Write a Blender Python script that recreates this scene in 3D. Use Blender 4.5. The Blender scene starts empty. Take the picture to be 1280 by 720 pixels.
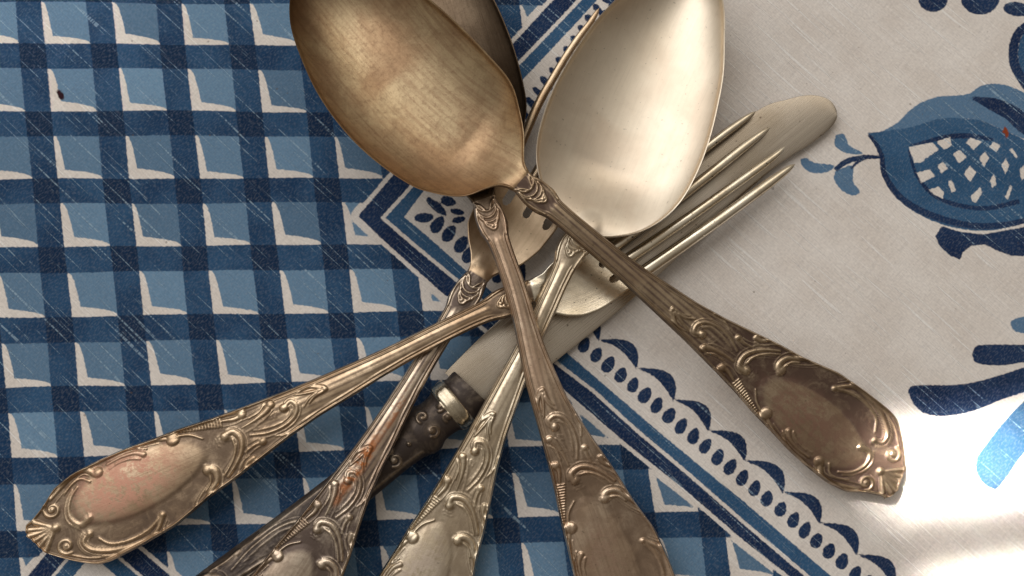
import bpy, math, random
import numpy as np
from mathutils import Vector, noise as mnoise

# ------------------------------------------------------------------ camera, world, lamps, exposure
sc = bpy.context.scene
COL = sc.collection
U = 0.00018                       # metres on the cloth per photograph pixel (frame about 23 cm wide)
DIST = 0.235                      # camera to cloth
TILT = math.radians(8.0)
CAM = np.array([0.0, -DIST*math.sin(TILT), DIST*math.cos(TILT)])
FPX = DIST/U                      # focal length in photograph pixels
cam_d = bpy.data.cameras.new('camera'); cam = bpy.data.objects.new('camera', cam_d); COL.objects.link(cam)
cam.location = CAM; cam.rotation_euler = (TILT, 0, 0)
cam_d.sensor_width = 36.0; cam_d.lens = 36.0*FPX/1280.0
cam_d.clip_start = 0.01; cam_d.clip_end = 20
sc.camera = cam

w = bpy.data.worlds.new('World'); sc.world = w; w.use_nodes = True
wn = w.node_tree; wn.nodes.clear()
wo = wn.nodes.new('ShaderNodeOutputWorld'); bg = wn.nodes.new('ShaderNodeBackground')
tc = wn.nodes.new('ShaderNodeTexCoord'); dp = wn.nodes.new('ShaderNodeVectorMath'); dp.operation = 'DOT_PRODUCT'
dp.inputs[1].default_value = (-0.55, 0.65, 0.35)
cr = wn.nodes.new('ShaderNodeValToRGB')
mr = wn.nodes.new('ShaderNodeMapRange'); mr.inputs[1].default_value = -1; mr.inputs[2].default_value = 1
wn.links.new(tc.outputs['Generated'], dp.inputs[0]); wn.links.new(dp.outputs['Value'], mr.inputs[0])
wn.links.new(mr.outputs[0], cr.inputs[0]); wn.links.new(cr.outputs[0], bg.inputs[0]); wn.links.new(bg.outputs[0], wo.inputs[0])
cr.color_ramp.interpolation = 'EASE'
cr.color_ramp.elements[0].position = 0.10; cr.color_ramp.elements[0].color = (0.16, 0.125, 0.09, 1)
cr.color_ramp.elements[1].position = 0.92; cr.color_ramp.elements[1].color = (0.66, 0.62, 0.56, 1)
bg.inputs[1].default_value = 0.64

def aim(o, target):
    d = Vector(target) - o.location
    o.rotation_euler = d.to_track_quat('-Z', 'Y').to_euler()
def area(name, loc, target, sx, sy, power, color, spread=math.pi, roll=0.0):
    l = bpy.data.lights.new(name, 'AREA'); l.shape = 'RECTANGLE'; l.size = sx; l.size_y = sy
    l.energy = power; l.color = color; l.spread = spread
    o = bpy.data.objects.new(name, l); COL.objects.link(o); o.location = loc; aim(o, target)
    if roll: o.rotation_euler.rotate_axis('Z', roll)
    return o
area('window_light', (-0.50, 0.56, 0.95), (0, 0, 0), 1.3, 1.1, 8.4, (0.99, 0.97, 0.955))
area('warm_fill_light', (0.35, 0.75, 0.9), (0, 0, 0), 0.45, 0.6, 1.0, (1.0, 0.90, 0.76))  # added fill lamp, gives the metal a second warm reflection

def at(px, py, z=0.0):
    """photograph pixel -> point on the horizontal plane at height z (metres); arrays welcome"""
    px = np.asarray(px, float); py = np.asarray(py, float); z = np.asarray(z, float)
    dx = (px-640.0)/FPX; dy0 = -(py-360.0)/FPX
    c, s = math.cos(TILT), math.sin(TILT)
    dy = dy0*c + s; dz = dy0*s - c
    t = (z-CAM[2])/dz
    return np.stack([CAM[0]+dx*t, CAM[1]+dy*t, z+0*t], -1)
def pix(x, y):
    """point on the cloth -> photograph pixel"""
    c, s = math.cos(TILT), math.sin(TILT)
    yy = y-CAM[1]; zz = 0-CAM[2]
    cy = yy*c + zz*s; cz = -yy*s + zz*c
    return 640+FPX*x/(-cz), 360-FPX*cy/(-cz)

# direct sun reaching the cloth in two slanting patches at the lower right (collimated beams)
BR = -34.0
def beam(name, px, py, w_, h_, power, roll, spread=2.5):
    t = at(px, py, 0)
    area(name, (t[0]-0.20, t[1]+0.20, 0.46), t, w_, h_, power, (1.0, 0.95, 0.86), math.radians(spread), roll)
beam('sun_beam', 1222, 572, 0.040, 0.0090, 0.015, math.radians(BR))
beam('sun_beam_far', 40, -30, 0.05, 0.02, 0.0022, math.radians(BR), 9.0)
beam('sun_beam_low', 1318, 758, 0.046, 0.0110, 0.018, math.radians(BR))

vs = sc.view_settings
vs.view_transform = 'Standard'; vs.look = 'None'; vs.exposure = 0.12; vs.gamma = 1.0; vs.use_curve_mapping = False
sc.cycles.max_bounces = 6; sc.cycles.use_denoising = True

# ------------------------------------------------------------------ small helpers
def tag(o, label=None, cat=None, group=None, kind=None):
    for k, v in (('label', label), ('category', cat), ('group', group), ('kind', kind)):
        if v: o[k] = v
    return o
def empty(name, loc):
    o = bpy.data.objects.new(name, None); COL.objects.link(o); o.location = loc; o.empty_display_size = 0.01
    return o
def mesh_obj(name, V, F, mat, parent=None, origin=(0, 0, 0), normals=None, attrs=None):
    V = np.asarray(V, np.float32) - np.asarray(origin, np.float32)
    F = np.asarray(F, np.int32)
    me = bpy.data.meshes.new(name)
    me.vertices.add(len(V)); me.vertices.foreach_set('co', V.ravel())
    n, k = F.shape
    me.loops.add(n*k); me.loops.foreach_set('vertex_index', F.ravel())
    me.polygons.add(n); me.polygons.foreach_set('loop_start', np.arange(0, n*k, k, dtype=np.int32))
    me.update(calc_edges=True)
    me.polygons.foreach_set('use_smooth', np.ones(n, bool))
    for nm, a in (attrs or {}).items():
        a = np.asarray(a, np.float32)
        if a.ndim == 1:
            at_ = me.attributes.new(nm, 'FLOAT', 'POINT'); at_.data.foreach_set('value', a)
        else:
            at_ = me.attributes.new(nm, 'FLOAT_VECTOR', 'POINT'); at_.data.foreach_set('vector', a.ravel())
    me.materials.append(mat)
    if normals is not None:
        me.normals_split_custom_set_from_vertices([tuple(v) for v in normals.tolist()])
    o = bpy.data.objects.new(name, me); COL.objects.link(o)
    if parent: o.parent = parent
    return o
def sm(x): x = np.clip(x, 0, 1); return x*x*(3-2*x)
def catmull(P, n=8):
    P = np.asarray(P, float)
    Q = np.vstack([2*P[0]-P[1], P, 2*P[-1]-P[-2]]); out = []
    for i in range(1, len(Q)-2):
        t = np.linspace(0, 1, n, endpoint=False)[:, None]
        a, b, c, d = Q[i-1], Q[i], Q[i+1], Q[i+2]
        out.append(0.5*((2*b)+(c-a)*t+(2*a-5*b+4*c-d)*t*t+(3*b-a-3*c+d)*t**3))
    out.append(P[-1:]); return np.vstack(out)
def smooth1(a, r):
    k = np.exp(-0.5*(np.arange(-3*r, 3*r+1)/r)**2); k /= k.sum()
    return np.convolve(np.pad(a, 3*r, mode='edge'), k, 'valid')

# ------------------------------------------------------------------ signed distance fields for the print (pixels, inside > 0)
def poly_sd(P, X, Y, pad=None):
    P = np.asarray(P, float)
    res = np.full(X.shape, -12.0)
    if pad is None: m = np.ones(X.shape, bool)
    else: m = (X > P[:,0].min()-pad) & (X < P[:,0].max()+pad) & (Y > P[:,1].min()-pad) & (Y < P[:,1].max()+pad)
    if not m.any(): return res
    x, y = X[m], Y[m]; d2 = np.full(x.shape, 1e9); ins = np.zeros(x.shape, bool)
    for a, b in zip(P, np.roll(P, -1, 0)):
        e = b-a; L = e@e
        if L < 1e-9: continue
        t = np.clip(((x-a[0])*e[0]+(y-a[1])*e[1])/L, 0, 1)
        d2 = np.minimum(d2, (x-a[0]-t*e[0])**2+(y-a[1]-t*e[1])**2)
        if a[1] != b[1]:
            c = (a[1] > y) != (b[1] > y)
            ins ^= c & (x < (b[0]-a[0])*(y-a[1])/(b[1]-a[1])+a[0])
    d = np.sqrt(d2); res[m] = np.where(ins, d, -d)
    return np.clip(res, -12, 1e6)
def ell(cx, cy, a, b, deg, egg=0.0, n=18):
    t = np.linspace(0, 2*math.pi, n, endpoint=False); c, s = math.cos(math.radians(deg)), math.sin(math.radians(deg))
    x = a*np.cos(t); y = b*np.sin(t)*(1-egg*np.cos(t))
    return np.stack([cx+x*c-y*s, cy+x*s+y*c], -1)

# ------------------------------------------------------------------ node helper
class NT:
    def __init__(s, name):
        s.m = bpy.data.materials.new(name); s.m.use_nodes = True; s.t = s.m.node_tree; s.t.nodes.clear()
        s.out = s.n('ShaderNodeOutputMaterial'); s.b = s.n('ShaderNodeBsdfPrincipled')
        s.t.links.new(s.b.outputs[0], s.out.inputs[0])
        s.obj = s.n('ShaderNodeTexCoord').outputs['Object']
    def n(s, t): return s.t.nodes.new(t)
    def put(s, sock, v):
        if isinstance(v, bpy.types.NodeSocket): s.t.links.new(v, sock)
        elif v is not None: sock.default_value = v
    def math(s, op, a, b=None, c=None, clamp=False):
        n = s.n('ShaderNodeMath'); n.operation = op; n.use_clamp = clamp
        for i, v in enumerate((a, b, c)):
            if v is not None: s.put(n.inputs[i], v)
        return n.outputs[0]
    def attr(s, name, out='Fac'):
        n = s.n('ShaderNodeAttribute'); n.attribute_name = name; return n.outputs[out]
    def mix(s, f, a, b, mode='MIX'):
        n = s.n('ShaderNodeMix'); n.data_type = 'RGBA'; n.blend_type = mode
        s.put(n.inputs[0], f)
        for k, v in ((6, a), (7, b)):
            s.put(n.inputs[k], (*v, 1) if isinstance(v, tuple) and len(v) == 3 else v)
        return n.outputs[2]
    def step(s, v, lo, hi, a=0.0, b=1.0):
        n = s.n('ShaderNodeMapRange'); n.interpolation_type = 'SMOOTHSTEP'
        for i, x in enumerate((v, lo, hi, a, b)): s.put(n.inputs[i], x)
        return n.outputs[0]
    def mapping(s, vec, rot=0.0, scale=(1, 1, 1), loc=(0, 0, 0)):
        r = s.n('ShaderNodeMapping'); s.put(r.inputs[0], vec); r.inputs['Rotation'].default_value = (0, 0, rot)
        q = s.n('ShaderNodeMapping'); s.t.links.new(r.outputs[0], q.inputs[0]); q.inputs['Scale'].default_value = scale
        q.inputs['Location'].default_value = loc
        return q.outputs[0]
    def noise(s, vec, scale=1.0, detail=2.0, rough=0.5, dist=0.0):
        n = s.n('ShaderNodeTexNoise'); s.put(n.inputs['Vector'], vec)
        n.inputs['Scale'].default_value = scale; n.inputs['Detail'].default_value = detail
        n.inputs['Roughness'].default_value = rough; n.inputs['Distortion'].default_value = dist
        return n.outputs['Fac']
    def bump(s, h, dist, strength=1.0, normal=None):
        n = s.n('ShaderNodeBump'); n.inputs['Strength'].default_value = strength; n.inputs['Distance'].default_value = dist
        s.put(n.inputs['Height'], h)
        if normal is not None: s.put(n.inputs['Normal'], normal)
        return n.outputs[0]

# ------------------------------------------------------------------ the tablecloth
def axis_coords(lo, hi, step, far):
    a = list(np.arange(lo, hi+step, step)); d = step
    left, right = [a[0]], [a[-1]]
    while left[-1] > lo-far: d *= 1.12; left.append(left[-1]-d)
    d = step
    while right[-1] < hi+far: d *= 1.12; right.append(right[-1]+d)
    return np.array(left[:0:-1]+a+right[1:])
gx = axis_coords(-690*U, 690*U, 1.9*U, 700*U); gy = axis_coords(-400*U, 400*U, 1.9*U, 700*U)
GX, GY = np.meshgrid(gx, gy); PX, PY = pix(GX, GY)

# lattice: fitted plane map from cell indices to photograph pixels
_c = [(0,0,60,51),(1,0,143,51),(2,0,226,52),(3,0,312,55),(0,1,64,135),(1,1,147.5,135),(2,1,237.5,137.5),(0,2,72,220),(1,2,159.5,220),
      (2,2,248.6,223),(3,2,336,223),(0,3,79,307),(1,3,167,307),(2,3,257,307),(3,3,346,307),(0,4,86,394.5),(1,4,176,394.5),(2,4,267,393),
      (3,4,358,393),(1,5,184,480),(2,5,271,480),(3,5,362.5,479),(0,6,102,571),(-1,6,12,572),(3,6,372,565),(-1,7,20,663),(2,7,290,658),
      (4,7,471,650),(6,7,647.5,644.5),(8,7,821.5,638)]
_A = []; _b = []
for i, j, x, y in _c:
    _A.append([i, j, 1, 0, 0, 0, -x*i, -x*j]); _b.append(x)
    _A.append([0, 0, 0, i, j, 1, -y*i, -y*j]); _b.append(y)
_h = np.linalg.lstsq(np.array(_A, float), np.array(_b, float), rcond=None)[0]
Hi = np.linalg.inv(np.array([[_h[0], _h[1], _h[2]], [_h[3], _h[4], _h[5]], [_h[6], _h[7], 1.0]]))
q = Hi[2,0]*PX+Hi[2,1]*PY+Hi[2,2]
CI = (Hi[0,0]*PX+Hi[0,1]*PY+Hi[0,2])/q; CJ = (Hi[1,0]*PX+Hi[1,1]*PY+Hi[1,2])/q
CI = CI+0.010*np.sin(PX/37+1.3*np.sin(PY/51)); CJ = CJ+0.010*np.sin(PY/41+1.7*np.sin(PX/47))
fx = CI-np.floor(CI); up = np.ceil(CJ)-CJ; SQ = 0.63; PIT = 88.0
wrapd = lambda f: SQ/2-np.abs((f-SQ/2+0.5) % 1.0-0.5)      # signed distance to the open part of a cell, periodic
sq_x = wrapd(fx); sq_y = wrapd(up)
vband = -sq_x*PIT; hband = -sq_y*PIT
_r = np.random.RandomState(5).rand(64, 64)
ci = np.floor(CI).astype(int) % 64; cj = np.ceil(CJ).astype(int) % 64
j1 = _r[ci, cj]; j2 = _r[cj, ci]
wl = 0.01+(0.10+0.06*j1)*np.clip(1-up/SQ, 0, 1)**0.38; wb = 0.006+(0.105+0.07*j2)*np.clip(1-fx/SQ, 0, 1)**0.42
light = np.minimum(np.minimum((fx-wl)*PIT, (up-wb)*PIT), np.minimum(SQ-fx, SQ-up)*PIT+2.0)

# the two mitred borders, each band edge an offset polygon
def closed(b2, b1):   # b2: upper branch (corner first), b1: lower branch; closed far to the right
    u, v = np.array(b2[-1], float), np.array(b1[-1], float)
    du = u-np.array(b2[0], float); du /= np.linalg.norm(du); dv = v-np.array(b1[-3], float); dv /= np.linalg.norm(dv)
    far_u, far_v = u+du*2200, v+dv*2200
    return [tuple(far_u)]+[tuple(p) for p in b2[::-1]]+[tuple(p) for p in b1[1:]]+[tuple(far_v), (6000, far_v[1]), (6000, far_u[1])]
d0 = poly_sd(closed([(446,267.5),(486,221),(635,59),(687,1)], [(446,267.5),(482,302),(547,360),(640,437),(695,478),(787,557),(860,615),(925,671),(990,722)]), PX, PY)
d1 = poly_sd(closed([(477,270),(512,232),(642,84),(720,1)], [(477,270),(520,307),(572,350),(697,454),(742,488),(800,541),(850,583),(930,652),(1010,720)]), PX, PY)
d2 = poly_sd(closed([(504,269),(527,239),(647,105),(744,0)], [(504,269),(532,292),(580,335),(711,442),(755,480),(827,542),(880,586),(930,626),(1040,720)]), PX, PY)
e0 = poly_sd([(106,632),(-900,1840),(-900,4000),(3000,4000),(2400,2600)], PX, PY)
e1, e2 = e0-24.5, e0-44.0
inside = np.maximum(d0, e0)
lattice = -inside-5.5
vband = np.minimum(vband, lattice); hband = np.minimum(hband, lattice); light = np.minimum(light, lattice-4.0)
navy = np.maximum(np.minimum(d0, -d1-2.3), np.minimum(e0, -e1-2.0))
mid = np.maximum(np.minimum(d1-2.3, -d2), np.minimum(e1-2.0, -e2))
lite = np.full(PX.shape, -12.0)
def add(kind, P, pad=9):
    P = np.asarray(P, float)
    globals()[kind] = np.maximum(globals()[kind], poly_sd(P, PX, PY, pad))
def Z(org, k, pts): return [(org[0]+x/k, org[1]+y/k) for x, y in pts]

rng = random.Random(4)
# seed dots and scallops of the lower border
dots = Z((680,380), 4, [(203,203),(265,252),(325,300),(388,353),(450,403),(508,455),(568,505),(630,557),(690,610),(752,660)])
dots += Z((780,540), 4, [(412,70),(475,125),(538,175),(600,230),(663,282),(725,335),(795,388),(860,443),(917,493),(975,547),(1038,598),(1103,650),(1170,710)])
dots += [(1072+15.4*k, 717+12.9*k) for k in range(1, 34)]
dots += [(730.7-15.3*k, 430.7-12.6*k) for k in range(1, 9)]
for x, y in dots:
    add('navy', ell(x, y, 10.6+rng.uniform(-.7,.7), 7.3+rng.uniform(-.6,.5), -62+rng.uniform(-8,8), 0.22))
for p in Z((420,180), 4, [(435,360)]): add('navy', ell(*p, 12.5, 6, -3, -0.1))
for p in Z((420,180), 4, [(505,395),(563,440),(625,495),(665,545)]): add('navy', ell(*p, 12, 7.6, -55, 0.15))
add('navy', ell(547, 258, 14, 5.5, 42, 0.2)); add('navy', ell(560, 250, 10, 6, 15, 0.2))
add('navy', ell(571, 263, 9, 4, 10)); add('navy', ell(573, 273, 9, 4, -12)); add('navy', ell(538, 251, 8, 4, 50))
cusps = Z((680,380), 4, [(275,185),(465,325),(650,485)])+[(886,540)]+Z((780,540), 4, [(610,150),(805,310),(990,465),(1175,625)])
cusps += [(1074+46.5*k, 696+39.5*k) for k in range(1, 12)]
cusps = [(cusps[0][0]-47*k, cusps[0][1]-36*k) for k in range(3, 0, -1)]+cusps
def scallop(a, b, big=23.0, small=7.5, sgn=1):
    a, b = np.array(a, float), np.array(b, float); e = b-a; L = np.linalg.norm(e); e /= L; n = np.array([e[1], -e[0]])*sgn
    t = np.linspace(0, 1, 13)
    outer = [a+e*L*(x+0.06*math.sin(math.pi*x))+n*big*math.sin(math.pi*x)**0.75*(0.85+0.3*x) for x in t]
    inner = [a+e*L*(x-0.0*x)+n*(small*math.sin(math.pi*x)**0.9*(1.25-0.5*x)) for x in t[::-1]]
    outer[0] = outer[0]-e*2+n*2.5; outer[-1] = outer[-1]+n*1
    return outer+inner[:-1]
for a, b in zip(cusps[:-1], cusps[1:]): add('navy', scallop(a, b))
# dots and scallops of the upper border
for k in range(-2, 26):
    x, y = 656+(719-656)/7*k*1.02, 142-(142-50)/7*k*1.02
    add('navy', ell(x, y, 11.5 if k < 4 else 9, 4.2+rng.uniform(-.5,.5), 47+rng.uniform(-4,4), 0.15))
add('navy', [(748,12),(757,9),(764,14),(758,19),(751,18)]); add('navy', [(762,-6),(776,-4),(778,3),(768,8),(761,4)])
for k in range(1, 8): add('navy', scallop((764+45*k, -8-52*k), (764+45*(k-1), -8-52*(k-1)), sgn=-1))

# pomegranate motif
P4 = lambda pts: Z((960,60), 4, pts); P7 = lambda pts: Z((1000,80), 2.768, pts)
add('lite', catmull(P4([(580,408),(660,362),(720,303),(780,262),(860,232),(940,226),(1020,216),(1080,178),(1150,166),(1220,178),(1300,215),(1420,300),(1420,480),(1280,440),(1060,350),(860,358),(740,395),(580,415)]), 4))
body = catmull(P4([(510,415),(560,410),(640,400),(740,382),(860,345),(960,338),(1080,352),(1180,395),(1300,450)]), 4)
body = [tuple(p) for p in body]+P7([(1010,350),(1000,470),(900,520)])+[tuple(p) for p in catmull(P7([(775,545),(700,568),(620,572),(560,565),(500,550),(430,520),(370,480),(320,420),(292,360),(286,310),(262,265),(243,236)]), 4)]
add('mid', body)
inner = catmull(P7([(380,276),(440,262),(500,252),(560,240),(640,248),(700,265),(740,290),(790,340),(800,400),(770,440),(700,480),(640,488),(560,478),(490,458),(430,412),(400,350),(380,276)]), 3)
# dark outlines of the fruit
def ribbon(pts, r0, r1, n=4, mid_r=None):
    c = catmull(pts, n); t = np.linspace(0, 1, len(c)); r = r0+(r1-r0)*t
    if mid_r is not None: r = r+(mid_r-(r0+r1)/2)*np.sin(math.pi*t)
    d = np.gradient(c, axis=0); d /= np.linalg.norm(d, axis=1)[:, None]; nn = np.stack([d[:,1], -d[:,0]], -1)
    return np.vstack([c+nn*r[:, None], (c-nn*r[:, None])[::-1]])
add('navy', ribbon(P7([(246,238),(270,268),(290,312),(300,372),(335,432),(385,478),(450,512),(530,540),(620,556),(720,552),(800,535)]), 2.0, 3.5, 4, 4.2))
add('navy', ribbon(P7([(386,290),(400,345),(428,402),(480,452),(560,484),(660,494),(770,470)]), 1.5, 3.0, 4, 2.6))
add('navy', ribbon(P4([(720,480),(830,452),(930,432),(1040,430),(1140,450)]), 1.0, 2.0, 4, 3.4))
add('navy', ribbon(P4([(1040,240),(1130,262),(1210,300),(1300,370),(1400,430)]), 2.5, 14, 4, 9))
add('navy', P4([(1030,238),(1130,236),(1200,252),(1290,300),(1290,380),(1200,340),(1110,290)]))
add('navy', P7([(500,556),(560,575),(640,585),(775,562),(860,540),(900,640),(820,662),(740,660),(690,640),(650,620),(600,626),(572,650),(566,673),(530,660),(492,625),(478,592)]))
add('mid', P7([(640,590),(760,590),(860,570),(860,640),(740,640)]))
whites = [[(385,280),(470,265),(490,290),(445,320),(430,335),(405,335)],[(482,262),(530,245),(535,275),(510,290)],[(540,305),(562,290),(588,315),(560,338)],
 [(585,265),(600,248),(640,262),(612,290)],[(665,280),(680,262),(705,275),(690,300)],[(630,320),(650,298),(665,318),(648,350)],[(577,375),(598,345),(620,370),(600,402)],
 [(485,345),(505,332),(523,355),(500,372)],[(412,370),(460,358),(478,382),(430,405)],[(455,430),(490,418),(508,440),(505,460),(480,450)],[(522,400),(535,395),(550,432),(535,440)],
 [(602,450),(635,420),(640,440),(620,475),(605,470)],[(668,395),(682,375),(690,410),(675,425)],[(708,345),(722,320),(735,345),(722,375)],[(720,455),(738,412),(745,420),(730,465)],
 [(735,290),(745,285),(765,315),(758,320)],[(770,360),(785,345),(792,380),(778,400)]]
bare = np.full(PX.shape, -12.0)
for p in whites: add('bare', P7(p))
# sprig left of the fruit
add('lite', catmull(P7([(130,240),(155,235),(168,255),(180,278),(225,303),(190,307),(150,296),(126,275),(130,240)]), 3))
add('lite', catmull(P7([(5,325),(25,320),(60,338),(125,345),(102,368),(50,372),(15,352),(5,325)]), 3))
add('lite', catmull(P7([(128,365),(190,345),(190,400),(216,435),(190,450),(150,430),(125,395),(128,365)]), 3))
add('navy', ribbon(P7([(290,317),(245,316),(200,322),(160,336),(128,362)]), 1.6, 3.0, 4, 3.4)); add('navy', ribbon(P7([(235,320),(205,335),(183,358)]), 1.8, 1.6))
# blooms cut by the top edge and the large one at the right
add('navy', ell(1170, -6, 19, 17.5, 0)); add('navy', ell(1229, -7, 25, 22, 0)); add('navy', ell(1275, 8, 17, 9, 8)); add('navy', ell(1330, 5, 30, 25, 0))
add('navy', ribbon([(1300,22),(1279,36),(1271,58),(1274,82),(1290,108)], 5, 6, 4, 6)); add('mid', ell(1310, 64, 34, 44, 0))
# big leaves at the lower right
K = 2.88; B8 = lambda pts: Z((1080,380), K, pts)
add('navy', catmull(B8([(168,318),(176,297),(205,291),(280,291),(350,289),(430,275),(576,230),(740,170),(740,270),(576,320),(500,345),(400,385),(300,403),(230,394),(190,362),(168,318)]), 3))
add('mid', catmull(B8([(210,360),(300,352),(400,338),(500,310),(640,262),(700,270),(576,318),(500,342),(400,382),(300,400),(235,392)]), 3))
add('navy', catmull(B8([(398,180),(408,155),(440,145),(576,145),(700,150),(700,190),(576,210),(500,220),(430,215),(404,204)]), 3))
add('mid', catmull(B8([(700,250),(576,358),(500,440),(455,500),(420,550),(415,600),(440,645),(480,668),(500,655),(540,600),(590,530),(760,350)]), 3))
add('lite', catmull(B8([(680,30),(576,45),(545,55),(538,70),(550,92),(576,102),(690,120)]), 3))
mid = np.where(mid > navy-0.0, mid, mid)
stain = np.maximum(poly_sd(ell(74, 118, 5.5, 3.6, 55, 0.2), PX, PY, 9), poly_sd(ell(71.5, 113, 3.4, 2.6, 0), PX, PY, 9))
rust = poly_sd([(1260,155),(1264,160),(1265,167),(1262,171),(1260,165),(1257,163)], PX, PY, 9)

zc = np.zeros(GX.size)
gxf, gyf = GX.ravel(), GY.ravel()
zc += 0.00058*np.sin(gxf/0.021+1.4*np.sin(gyf/0.033))*np.sin(gyf/0.027+0.9)
zc += 0.00040*np.sin((gxf*0.72+gyf*0.69)/0.012+2*np.sin(gxf/0.05))
zc += 0.00030*np.sin((gxf*0.55-gyf*0.83)/0.0068+1.8*np.sin((gxf+gyf)/0.031))*np.clip(np.sin(gxf/0.037+0.6)+0.2*np.sin(gyf/0.02), 0, 1)
zc -= 0.0014
ny_, nx_ = GX.shape
idx = np.arange(nx_*ny_).reshape(ny_, nx_)
F = np.stack([idx[:-1,:-1], idx[:-1,1:], idx[1:,1:], idx[1:,:-1]], -1).reshape(-1, 4)

def cloth_material():
    N = NT('printed_linen')
    ang = math.radians(43.0)                        # slub threads run down to the right, 43 degrees in the picture
    uv = N.obj
    k = 1/U                                         # noise is set in photograph-pixel units
    def dirn(a, b, loc=(0, 0, 0)): return N.mapping(uv, ang, (k/a, k/b, 1.0), loc)
    wob = N.math('MULTIPLY', N.math('SUBTRACT', N.noise(dirn(4.2, 3.4), 1, 3), 0.5), 3.2)
    def mask(name, soft=0.9):
        return N.step(N.math('ADD', N.attr(name), wob), -soft, soft)
    # thick slub threads that took less ink
    s1 = N.noise(dirn(120, 3.6), 1, 1.0, 0.4); s2 = N.noise(dirn(60, 2.1, (5, 3, 0)), 1, 1.0, 0.4)
    slub = N.math('MAXIMUM', N.step(s1, 0.645, 0.69), N.math('MULTIPLY', N.step(s2, 0.69, 0.75), 0.6))
    cross = N.noise(dirn(1.5, 4.5), 1, 1)
    along = N.noise(dirn(4.5, 1.5), 1, 1); tick = N.noise(dirn(2.0, 14), 1, 0)
    slub_ink = N.math('MULTIPLY', slub, N.step(tick, 0.40, 0.56, 0.12, 1.0))
    streak = N.noise(dirn(210, 5.0, (9, 2, 0)), 1, 2)
    blotch = N.noise(N.mapping(uv, 0, (k/60, k/60, 1)), 1, 3)
    linen = N.mix(N.step(blotch, 0.3, 0.7), (0.70, 0.64, 0.585), (0.765, 0.715, 0.665))
    ridge = N.step(N.noise(dirn(95, 5.0, (2, 6, 0)), 1, 1.0, 0.4), 0.57, 0.66)
    linen = N.mix(N.math('MULTIPLY', ridge, 0.26), linen, (0.86, 0.82, 0.775))
    linen = N.mix(N.math('MULTIPLY', slub, 0.75), linen, (0.88, 0.855, 0.82))
    linen = N.mix(N.step(streak, 0.50, 0.72, 0.0, 0.12), linen, (0.63, 0.57, 0.52))
    v = mask('ink_v'); h = mask('ink_h')
    tone = N.attr('tone')
    c = N.mix(mask('ink_light'), linen, N.mix(tone, (0.095, 0.172, 0.270), (0.160, 0.275, 0.405)))
    c = N.mix(mask('ink_lite'), c, (0.105, 0.195, 0.315))
    band = N.mix(N.math('ADD', N.math('MULTIPLY', N.step(blotch, 0.35, 0.65), 0.6), N.math('MULTIPLY', N.attr('tone'), 0.4)), (0.014, 0.044, 0.106), (0.034, 0.090, 0.182))
    c = N.mix(v, c, band); c = N.mix(h, c, band)
    c = N.mix(N.math('MULTIPLY', v, h), c, (0.010, 0.028, 0.070))
    c = N.mix(mask('ink_mid'), c, N.mix(N.step(blotch, 0.35, 0.65), (0.030, 0.088, 0.180), (0.042, 0.110, 0.215)))
    c = N.mix(mask('ink_navy'), c, N.mix(N.step(blotch, 0.35, 0.65), (0.011, 0.026, 0.075), (0.017, 0.040, 0.102)))
    c = N.mix(mask('bare'), c, linen)
    inked = N.math('MAXIMUM', N.math('MAXIMUM', v, h), N.math('MAXIMUM', N.math('MAXIMUM', mask('ink_light'), mask('ink_lite')), N.math('MAXIMUM', mask('ink_mid'), mask('ink_navy'))))
    c = N.mix(N.math('MULTIPLY', N.math('MULTIPLY', slub_ink, 0.54), inked), c, (0.36, 0.49, 0.60))
    # thread-scale mottling in both weave directions
    c = N.mix(N.step(along, 0.35, 0.65, 0.0, 0.30), c, N.mix(1.0, c, (0.62, 0.62, 0.64), 'MULTIPLY'))
    c = N.mix(N.step(cross, 0.45, 0.70, 0.0, 0.09), c, (0.55, 0.55, 0.55))
    weft = N.noise(dirn(1.3, 26, (1, 9, 0)), 1, 1); warp = N.noise(dirn(26, 1.3, (7, 1, 0)), 1, 1)
    c = N.mix(N.step(weft, 0.50, 0.64, 0.0, 0.16), c, N.mix(1.0, c, (0.55, 0.55, 0.57), 'MULTIPLY'))
    c = N.mix(N.step(warp, 0.50, 0.66, 0.0, 0.16), c, N.mix(1.0, c, (0.62, 0.62, 0.64), 'MULTIPLY'))
    c = N.mix(mask('stain', 1.2), c, (0.030, 0.012, 0.016)); c = N.mix(mask('rust', 1.0), c, (0.24, 0.05, 0.02))
    specks = N.noise(N.mapping(uv, 0, (k/7, k/7, 1), (3, 8, 0)), 1, 0)
    c = N.mix(N.step(specks, 0.86, 0.89, 0.0, 0.45), c, (0.12, 0.08, 0.05))
    N.put(N.b.inputs['Base Color'], c)
    N.b.inputs['Roughness'].default_value = 0.92; N.b.inputs['Specular IOR Level'].default_value = 0.04
    N.b.inputs['Sheen Weight'].default_value = 0.0
    hgt = N.math('ADD', N.math('MULTIPLY', N.math('ADD', slub, N.math('MULTIPLY', ridge, 0.45)), 1.0), N.math('ADD', N.math('MULTIPLY', along, 0.75), N.math('MULTIPLY', cross, 0.5)))
    N.put(N.b.inputs['Normal'], N.bump(hgt, 0.00008, 0.9))
    return N.m
V = np.stack([gxf, gyf, zc], -1)
cloth = mesh_obj('tablecloth', V, F, cloth_material(), attrs={
    'ink_v': np.clip(vband, -12, 12).ravel(), 'ink_h': np.clip(hband, -12, 12).ravel(), 'ink_light': np.clip(light, -12, 12).ravel(),
    'ink_navy': np.clip(navy, -12, 12).ravel(), 'ink_mid': np.clip(mid, -12, 12).ravel(), 'ink_lite': np.clip(lite, -12, 12).ravel(),
    'bare': bare.ravel(), 'tone': _r[(ci*7+3) % 64, cj].ravel(), 'stain': stain.ravel(), 'rust': rust.ravel()})
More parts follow.
